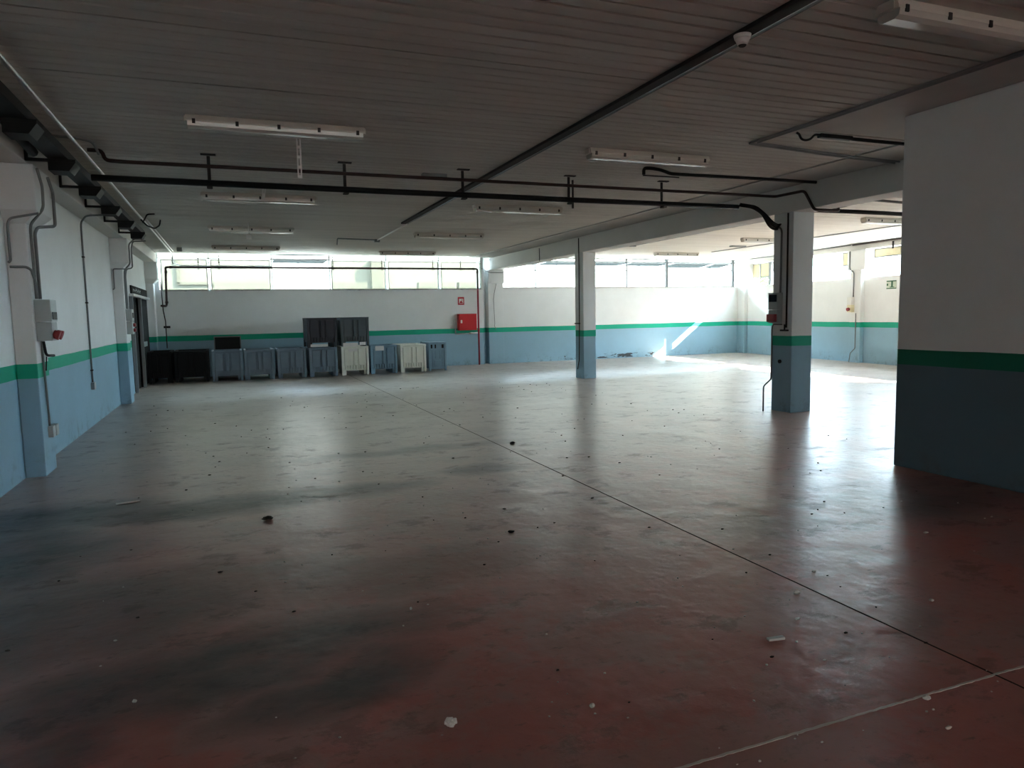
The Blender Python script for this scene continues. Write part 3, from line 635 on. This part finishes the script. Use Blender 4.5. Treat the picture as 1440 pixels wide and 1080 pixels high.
single(MB().tube([(-1.72, 21.95, 2.7), (-1.70, 21.97, 1.9), (-1.66, 21.97, 1.6), (-1.66, 21.97, .85)], .014, 8), 'wall_cable', 'clip', 'dark cable hanging in the far left corner behind the black door', 'cable')
single(MB().tube([(7.55, 21.9, 3.09), (7.7, 21.95, 3.09), (7.92, 21.95, 2.97), (8.42, 21.95, 2.97), (8.5, 21.97, 3.04)], .012, 8, .02), 'conduit_bend', 'conduit', 'thin conduit passing round the far pillar under the beam', 'conduit')
r = thing('window_cable', 'thin cable line strung across the open far windows', 'cable', (13, 22.0, 3.06))
MB().tube([(8.5, 21.99, 3.05), (11, 21.99, 3.055), (14, 21.99, 3.065), (17.65, 21.99, 3.075)], .010, 6).build('line', 'conduit', r)
for x in (8.7, 9.2, 9.55, 12.1, 14.9, 15.9, 16.7, 17.5): MB().box(x - .07, x + .07, 21.975, 22.003, 3.042 + (x - 8.5) * .0027, 3.065 + (x - 8.5) * .0027, .003).build('clip', 'conduit', r)

# boxes and conduits on the two columns
X0 = 8.0
r = thing('switch_box', 'power box with a red socket on the front column', 'electrical box', (7.95, 8.9, 1.38))
MB().box(7.90, X0, 8.80, 9.01, 1.60, 1.86, .008).build('breaker_housing', 'boxgrey', r)
MB().box(7.905, X0, 8.80, 9.01, 1.39, 1.595, .008).build('socket_housing', 'boxgrey', r)
MB().box(7.893, 7.8995, 8.82, 8.99, 1.72, 1.83, .002).build('breaker_window', 'dial', r)
MB().box(7.85, 7.9045, 8.82, 8.99, 1.41, 1.53, .006).build('socket', 'socket', r, 'dark red socket')
single(MB().tube([(7.98, 9.0, 2.86), (7.983, 8.86, 2.86), (7.983, 8.83, 2.80), (7.983, 8.84, 1.86)], .014, 8, .03), 'wall_conduit', 'conduit', 'conduit down the front column from the black cable bundle to the box', 'conduit')
single(MB().tube([(7.985, 8.70, 3.06), (7.985, 8.70, 1.32)], .013, 8), 'wall_conduit', 'clip', 'straight dark conduit down the front column beside its edge', 'conduit')
single(MB().box(7.95, X0, 8.66, 8.80, 1.265, 1.29, .004).tube([(7.97, 8.72, 1.29), (7.97, 8.72, 1.37)], .012, 8), 'black_plug', 'black', 'small black plug on a ledge below the front column box', 'plug')
single(MB().tube([(7.97, 8.78, 1.37), (7.97, 8.98, 1.37), (7.975, 9.0, 1.30), (7.975, 9.0, .50), (7.80, 8.97, .40), (7.79, 8.96, .33), (7.79, 8.96, .0)], .012, 8, .04), 'floor_conduit', 'conduit', 'conduit down the front column that kinks out to the floor', 'conduit')
single(MB().tube([(7.975, 8.83, .79), (7.998, 8.83, .79)], .03, 12), 'hook', 'black', 'small black stud on the shaded face of the front column', 'stud')
single(MB().tube([(7.985, 15.72, 3.42), (7.985, 15.72, 1.35), (7.985, 15.75, .45), (7.985, 15.84, .22)], .011, 8).box(7.96, X0, 15.70, 15.94, 1.34, 1.365), 'wall_conduit', 'clip', 'thin dark conduit down the back column', 'conduit')
# beam face: thin drop cable
single(MB().tube([(7.99, 18.1, 3.4), (7.99, 18.1, 3.05)], .010, 6), 'hanging_cable', 'clip', 'short vertical cable on the beam face beyond the back column', 'cable')

# right wall: box, sign, pipes
r = thing('switch_box', 'pale power box on the right wall pillar', 'electrical box', RW(15.95, -.18, 1.5))
rbox(MB(), 15.86, 16.02, -.26, -.131, 1.70, 1.92, .008).build('breaker_housing', 'white', r)
rbox(MB(), 15.86, 16.02, -.255, -.131, 1.48, 1.695, .008).build('socket_housing', 'cream', r)
MB().tube([RW(15.94, -.256, 1.57), RW(15.94, -.31, 1.56)], .05, 12).build('socket', 'socket', r)
single(MB().tube([RW(16.0, -.215, 3.26), RW(16.0, -.215, 2.76), RW(15.9, -.145, 2.64), RW(15.9, -.145, 1.925)], .016, 8, .05), 'wall_conduit', 'conduit', 'conduit down the right wall pillar into the pale power box', 'conduit')
single(MB().tube([RW(15.78, -.145, 1.45), RW(15.78, -.145, .42), RW(15.95, -.16, .27), RW(16.0, -.16, .0)], .012, 8, .03), 'wall_conduit', 'conduit', 'thin conduit from the pale power box down to the floor by the right wall', 'conduit')
r = thing('exit_sign', 'green and white emergency exit sign on the right wall next to the partition edge', 'sign', RW(14.6, -.01, 2.1))
rbox(MB(), 14.43, 14.78, -.008, 0, 2.11, 2.34).build('plate', 'exitpale', r)
mb = MB()
rbox(mb, 14.43, 14.78, -.011, -.0085, 2.31, 2.34); rbox(mb, 14.43, 14.78, -.011, -.0085, 2.11, 2.135)
rbox(mb, 14.55, 14.61, -.011, -.0085, 2.17, 2.31); rbox(mb, 14.50, 14.66, -.011, -.0085, 2.15, 2.17); rbox(mb, 14.72, 14.77, -.011, -.0085, 2.2, 2.26)
mb.build('pictogram', 'exit', r)
r = thing('service_pipe', 'brown pipe along the top of the right wall beam', 'pipe', RW(12, -.18, 3.4))
MB().tube([RW(5.5, -.17, 3.43), RW(15.95, -.17, 3.43)], .022, 8).build('tube', 'darkpipe', r)
for y in (14.45, 13.0, 11.5): rbox(MB(), y - .02, y + .02, -.15, -.121, 3.20, 3.40).build('bracket', 'clip', r)
single(MB().tube([RW(16.05, -.16, 3.44), RW(21.2, -.16, 3.44)], .014, 8), 'wall_conduit', 'conduit', 'thin conduit along the top of the right wall toward the far corner', 'conduit')
single(MB().tube([(8.6, 8.5, 3.452), (10.55, 10.0, 3.45), (10.5, 13.8, 3.45), (10.56, 17.4, 3.45)], .013, 8, .1).box(10.47, 10.63, 17.4, 17.5, 3.42, 3.47), 'ceiling_conduit', 'conduit', 'wavy conduit on the bright bay ceiling beside the beam', 'conduit')
single(MB().tube([(14.27, 12.0, 3.452), (14.27, 16.2, 3.452), (14.3, 18.9, 3.452)], .012, 8), 'ceiling_conduit', 'conduit', 'long conduit on the bright bay ceiling before the far corner', 'conduit')
single(MB().tube([(12.0, 9.6, 3.45), (13.9, 9.75, 3.45), (16.2, 9.9, 3.45)], .016, 8), 'ceiling_conduit', 'darkpipe', 'dark conduit on the bright bay ceiling right of the front column', 'conduit')

# ------------------------------------------------------------------ pallet bins
def mat_plastic(name, col):
    m = simple(name, col, 0.55, var=0.12, scale=3); m.node_tree.nodes['Principled BSDF'].inputs['Specular IOR Level'].default_value = .12; return m
BM = {'slate': mat_plastic('slate_plastic', (0.19, 0.245, 0.30)), 'dark': mat_plastic('charcoal_plastic', (0.105, 0.125, 0.135)), 'black': mat_plastic('black_plastic', (0.010, 0.011, 0.012)),
      'charcoal': mat_plastic('soot_plastic', (0.06, 0.06, 0.07)), 'blue': mat_plastic('blue_grey_plastic', (0.21, 0.32, 0.41)), 'white': mat_plastic('off_white_plastic', (0.76, 0.78, 0.71)), 'void': mat_plastic('dark_inside', (0.02, 0.022, 0.025))}
def bin_at(x, y, z, kind, label, W=.76, D=1.12, H=.80, papers=()):
    m = BM[kind]; r = thing('pallet_bin', label, 'bin', (x + W / 2, y + D / 2, z), 'plastic pallet bins')
    X1, Y1 = x + W, y + D; p = .075
    s_ = MB(); t = .02
    s_.box(x + .03, X1 - .03, y + .072, y + .072 + t, z + .13, z + H - .05); s_.box(x + .03, X1 - .03, Y1 - .072 - t, Y1 - .072, z + .13, z + H - .05)
    s_.box(x + .03, x + .03 + t, y + .093, Y1 - .093, z + .13, z + H - .05); s_.box(X1 - .03 - t, X1 - .03, y + .093, Y1 - .093, z + .13, z + H - .05); s_.box(x + .05, X1 - .05, y + .093, Y1 - .093, z + .13, z + .16)
    s_.build('shell', m, r)
    q = MB()
    q.box(x, X1, y, y + .055, z + H - .05, z + H, .006); q.box(x, X1, Y1 - .055, Y1, z + H - .05, z + H, .006)
    q.box(x, x + .055, y + .055, Y1 - .055, z + H - .05, z + H); q.box(X1 - .055, X1, y + .055, Y1 - .055, z + H - .05, z + H); q.build('rim', m, r)
    for (a, b) in ((x, y), (X1 - p, y), (x, Y1 - p), (X1 - p, Y1 - p)):
        MB().box(a + .004, a + p - .004, b + .004, b + p - .004, z + .001, z + H - .0505, .008).build('corner_post', m, r)
    for yy, sg in ((y + .0715, -1), (Y1 - .0715, 1)):        # end panels: three raised fields over a row of teeth
        f = MB(); xa, xb = x + p + .01, X1 - p - .01; w_ = xb - xa
        a0, a1 = sorted((yy, yy + sg * .058))
        for u0, u1 in ((0, .34), (.44, .56), (.66, 1)):
            f.box(xa + w_ * u0, xa + w_ * u1, a0, a1, z + .27, z + H - .075, .005)
            for k in range(2): f.box(xa + w_ * u0 + .005, xa + w_ * u1 - .005, a0 - .004 if sg < 0 else a1 - .004, a0 + .004 if sg < 0 else a1 + .004, z + .36 + k * .17, z + .372 + k * .17)
        n = 8
        for k in range(n): f.box(xa + w_ * (k + .12) / n, xa + w_ * (k + .62) / n, a0, a1, z + .155, z + .27)
        f.box(xa, xb, a0 + (0 if sg > 0 else .02), a1 - (.02 if sg > 0 else 0), z + .13, z + .156); f.build('end_panel', m, r)
    for xx, sg in ((x + .029, -1), (X1 - .029, 1)):
        f = MB(); ya, yb = y + p + .01, Y1 - p - .01; w_ = yb - ya; a0, a1 = sorted((xx, xx + sg * .018))
        for u0, u1 in ((0, .28), (.33, .47), (.53, .67), (.72, 1)): f.box(a0, a1, ya + w_ * u0, ya + w_ * u1, z + .20, z + H - .075, .004)
        f.build('side_panel', m, r)
    for xm in (x + p, X1 - p - .06): MB().box(xm + .004, xm + .056, y + .08, Y1 - .08, z + .001, z + .129).build('runner', m, r)
    for (u0, u1, z0, z1) in papers: MB().box(x + W * u0, x + W * u1, y - .0005, y + .0095, z + z0, z + z1).build('paper_label', 'paper', r, 'white paper label')
    return r
bin_at(-1.40, 20.35, 0, 'black', 'black pallet bin next to the slate bin that has the framed board', W=.82, H=.82)
bin_at(-2.02, 20.42, 0, 'black', 'narrow black pallet bin tucked in the far left corner beside the black door', W=.56, H=.82)
bin_at(-.50, 20.15, 0, 'slate', 'slate grey pallet bin with a black framed board standing behind it')
bin_at(.30, 20.15, 0, 'slate', 'slate grey pallet bin, next after the one with the black board')
bin_at(1.13, 20.12, 0, 'slate', 'slate grey pallet bin just left of the two with bins stacked on them')
bin_at(1.96, 20.08, 0, 'slate', 'slate grey pallet bin carrying the charcoal bin at the left of the stack')
bin_at(2.83, 20.12, 0, 'white', 'off white pallet bin carrying a second dark bin', papers=((.26, .58, .66, .745),))
bin_at(3.64, 20.12, 0, 'blue', 'blue grey pallet bin between the two off white bins', papers=((.18, .50, .66, .79),))
bin_at(4.49, 20.12, 0, 'white', 'off white pallet bin with nothing on top, near the right end of the row')
bin_at(1.93, 20.06, .805, 'charcoal', 'charcoal pallet bin stacked on top, left of the two upper bins', W=.80, H=.81, papers=((.10, .68, .02, .09),))
bin_at(2.84, 20.10, .805, 'dark', 'dark grey pallet bin stacked on the off white bin, right of the two upper bins', W=.78, H=.81, papers=((.06, .58, .0, .10), (.64, .86, .03, .115)))
# framed black board
r = thing('framed_board', 'black board in a thin grey frame, standing behind the slate bin nearest the left corner', 'board', (-.09, 21.33, 0))
MB().box(-.415, .235, 21.322, 21.334, .03, 1.128).build('panel', 'black', r)
MB().box(-.44, -.416, 21.315, 21.34, .001, 1.153, .004).box(.236, .26, 21.315, 21.34, .001, 1.153, .004).box(-.4155, .2355, 21.315, 21.34, 1.129, 1.153, .004).box(-.4155, .2355, 21.315, 21.34, .005, .029, .004).build('frame', 'conduit', r)
# folding crate at the right end of the row
x, y = 5.36, 20.25; W, D, H = .54, .95, .84; m = BM['blue']
r = thing('folding_crate', 'blue grey crate with framed panels at the right end of the bin row', 'crate', (x + W / 2, y + D / 2, 0), 'plastic pallet bins')
MB().box(x + .03, x + W - .03, y + .03, y + D - .03, .06, H - .03).build('shell', m, r)
for a, b in ((x, y), (x + W - .06, y), (x, y + D - .06), (x + W - .06, y + D - .06)): MB().box(a, a + .06, b, b + .06, .001, H - .02, .006).build('corner_post', m, r)
q = MB(); q.box(x + .061, x + W - .061, y + .002, y + .029, H - .05, H - .02).box(x + .061, x + W - .061, y + .002, y + .029, .60, .64).box(x + .061, x + W - .061, y + .002, y + .029, .05, .09)
q.box(x + .11, x + .14, y + .006, y + .029, .09, .6).box(x + W - .14, x + W - .11, y + .006, y + .029, .09, .6).box(x + .2, x + .22, y + .006, y + .029, .36, .6).box(x + .33, x + .35, y + .006, y + .029, .36, .6).box(x + .141, x + W - .141, y + .006, y + .029, .33, .36)
q.box(x + .17, x + .38, y + .010, y + .029, .12, .31, .004); q.build('front_frame', m, r)
MB().box(x + .07, x + .12, y + .022, y + .029, .66, .77).box(x + .19, x + .23, y + .022, y + .029, .66, .77).box(x + .40, x + .46, y + .022, y + .029, .66, .77).build('opening_shade', 'black', r)  # black blocks stand in for the shade inside the handle openings
MB().box(x, x + W, y, y + D, H - .02, H, .006).build('lid', m, r)

# ------------------------------------------------------------------ litter on the floor
r = single(MB().lump((.72, 2.56, .017), .019, 3, 3, (1.15, .95, .9), .5, 1.6), 'crumpled_paper', 'paper', 'crumpled ball of white paper on the red floor at the front', 'paper')
for (x, y), rad, sq, nm, lb, cat, mt in (
    ((2.65, 2.77), .014, (1.1, .6, .5), 'plaster_chip', 'white chip by the dark joint, second of three in a line', 'chip', 'paper'),
    ((2.89, 3.03), .019, (1.3, .6, .6), 'plaster_chip', 'white chip close to the dark joint, farthest of three in a line', 'chip', 'paper'),
    ((3.23, 3.25), .014, (1, .7, .6), 'plaster_chip', 'pale chip just beyond the dark joint in the reflected light', 'chip', 'chip'),
    ((4.51, 3.51), .017, (1.2, .7, .5), 'plaster_chip', 'pale chip in front of the grey partition', 'chip', 'chip'),
    ((2.57, 1.97), .016, (1.2, .8, .6), 'plaster_chip', 'pale chip lying on the pale floor seam', 'chip', 'chip'),
    ((2.46, 1.79), .013, (1.3, .5, .5), 'plaster_chip', 'pale chip in front of the pale floor seam', 'chip', 'chip'),
    ((3.48, 2.66), .014, (1.2, .8, .5), 'plaster_chip', 'brownish chip on a dirty spot right of the dark joint', 'chip', 'chip'),
    ((1.29, 2.46), .012, (1, .8, .8), 'plaster_chip', 'small grey chip to the right of the crumpled paper', 'chip', 'chip'),
    ((.84, 3.72), .008, (.8, 1, 1), 'plaster_chip', 'tiny white bit in the dark part of the floor', 'chip', 'paper'),
    ((-.46, 3.26), .009, (1, 1, .8), 'plaster_chip', 'tiny white bit at the lower left of the floor', 'chip', 'paper'),
    ((.2, 5.92), .033, (1.3, .8, .5), 'dirt_clump', 'dark clump on the floor left of the brightest reflection', 'clump', 'crumb'),
    ((3.19, 8.15), .026, (1.3, .8, .6), 'dirt_clump', 'black clump in the bright reflection beside the dark joint', 'clump', 'black'),
    ((1.85, 4.78), .018, (1.4, .8, .5), 'dirt_clump', 'black clump at the middle of the floor', 'clump', 'black')):
    single(MB().lump((x, y, rad * sq[2] * .8), rad, x * 3 + y, 2, sq, .35), nm, mt, lb, cat, 'bits on the floor')
single(MB().hexa([(2.345, 2.63, .001), (2.43, 2.615, .001), (2.435, 2.64, .001), (2.35, 2.657, .001), (2.345, 2.63, .012), (2.43, 2.615, .014), (2.435, 2.64, .014), (2.35, 2.657, .011)], .003), 'plaster_chip', 'paper', 'flat white chip shaped like a short bar, nearest of three in a line', 'chip', 'bits on the floor')
single(MB().tube([(-1.02, 7.0, .008), (-.9, 7.01, .009), (-.83, 7.03, .008)], .008, 6), 'wood_stick', 'chip', 'thin pale stick on the floor at the left', 'stick')
mb = MB()
for i in range(150):
    a = R_.random(); y = 1.9 + 8.5 * a * a; x = R_.uniform(-1.4, 5.6); x = x if y > 3 else R_.uniform(-.3, 3.4)
    rr = R_.uniform(.0025, .006) * (1 + y * .06); mb.lump((x, y, rr * .6), rr, i, 1, (R_.uniform(.8, 1.6), R_.uniform(.6, 1.2), .7), .3)
tag(mb.build('debris', 'chip'), 'fine pale crumbs scattered over the floor', 'debris', kind='stuff')
mb = MB()
for i in range(170):
    y = R_.uniform(2.2, 16); x = R_.uniform(-1.5, 7); x = x if y > 4 else R_.uniform(-.6, 4)
    rr = R_.uniform(.003, .007) * (1 + y * .07); mb.lump((x, y, rr * .5), rr, i * 2, 1, (R_.uniform(.8, 2), R_.uniform(.6, 1.2), .6), .3)
tag(mb.build('dirt', 'crumb'), 'fine dark grit scattered over the floor', 'dirt', kind='stuff')

# ------------------------------------------------------------------ camera, daylight
cam = bpy.data.cameras.new('camera'); co = bpy.data.objects.new('camera', cam); C.objects.link(co); sc.camera = co
cam.sensor_fit = 'HORIZONTAL'; cam.sensor_width = 36; cam.lens = 1000.8145 / 1440 * 36; cam.clip_start = .05; cam.clip_end = 400
ri, dn, fw = V((0.92990374, -0.367305, -0.01913296)), V((-0.05333697, -0.08319775, -0.99510467)), V((0.36391511, 0.92637205, -0.09695683))
mx = Matrix((ri, -dn, -fw)).transposed().to_4x4(); mx.translation = V((0, 0, 1.6)); co.matrix_world = mx

wd = bpy.data.worlds.new('World'); sc.world = wd; wd.use_nodes = True
bg = wd.node_tree.nodes['Background']; bg.inputs[0].default_value = (0.64, 0.86, 1.0, 1); bg.inputs[1].default_value = 5.5
su = bpy.data.lights.new('sun', 'SUN'); su.energy = 11.0; su.angle = 0.009; su.color = (1.0, 0.93, 0.82)
so = bpy.data.objects.new('sun', su); C.objects.link(so)
so.rotation_euler = V((-1, .60, -.80)).to_track_quat('-Z', 'Y').to_euler()
def portal(name, c, sx, sy, direction):
    l = bpy.data.lights.new(name, 'AREA'); l.shape = 'RECTANGLE'; l.size = sx; l.size_y = sy; l.cycles.is_portal = True
    o = bpy.data.objects.new(name, l); C.objects.link(o); o.location = c; o.rotation_euler = V(direction).to_track_quat('-Z', 'Z').to_euler()
portal('portal_far_left', (2.97, YF + .2, 2.98), 9.4, .98, (0, -1, 0))
portal('portal_far_right', (13.1, YF + .2, 2.97), 9.3, 1.0, (0, -1, 0))
portal('portal_rear', (2.15, Y0 - .25, 1.55), 7.5, 3.1, (0, 1, 0))
portal('portal_right', RW(13.0, .18, 2.88), 17.5, .82, (-1, SK, 0))


sc.view_settings.view_transform = 'Standard'; sc.view_settings.look = 'None'; sc.view_settings.gamma = 1.0
sc.view_settings.use_curve_mapping = False
sc.view_settings.exposure = 2.98
sc.cycles.use_denoising = True
sc.cycles.max_bounces = 12; sc.cycles.diffuse_bounces = 7; sc.cycles.glossy_bounces = 5; sc.cycles.transparent_max_bounces = 16
sc.cycles.sample_clamp_indirect = 8.0
sc.cycles.caustics_reflective = False; sc.cycles.caustics_refractive = False
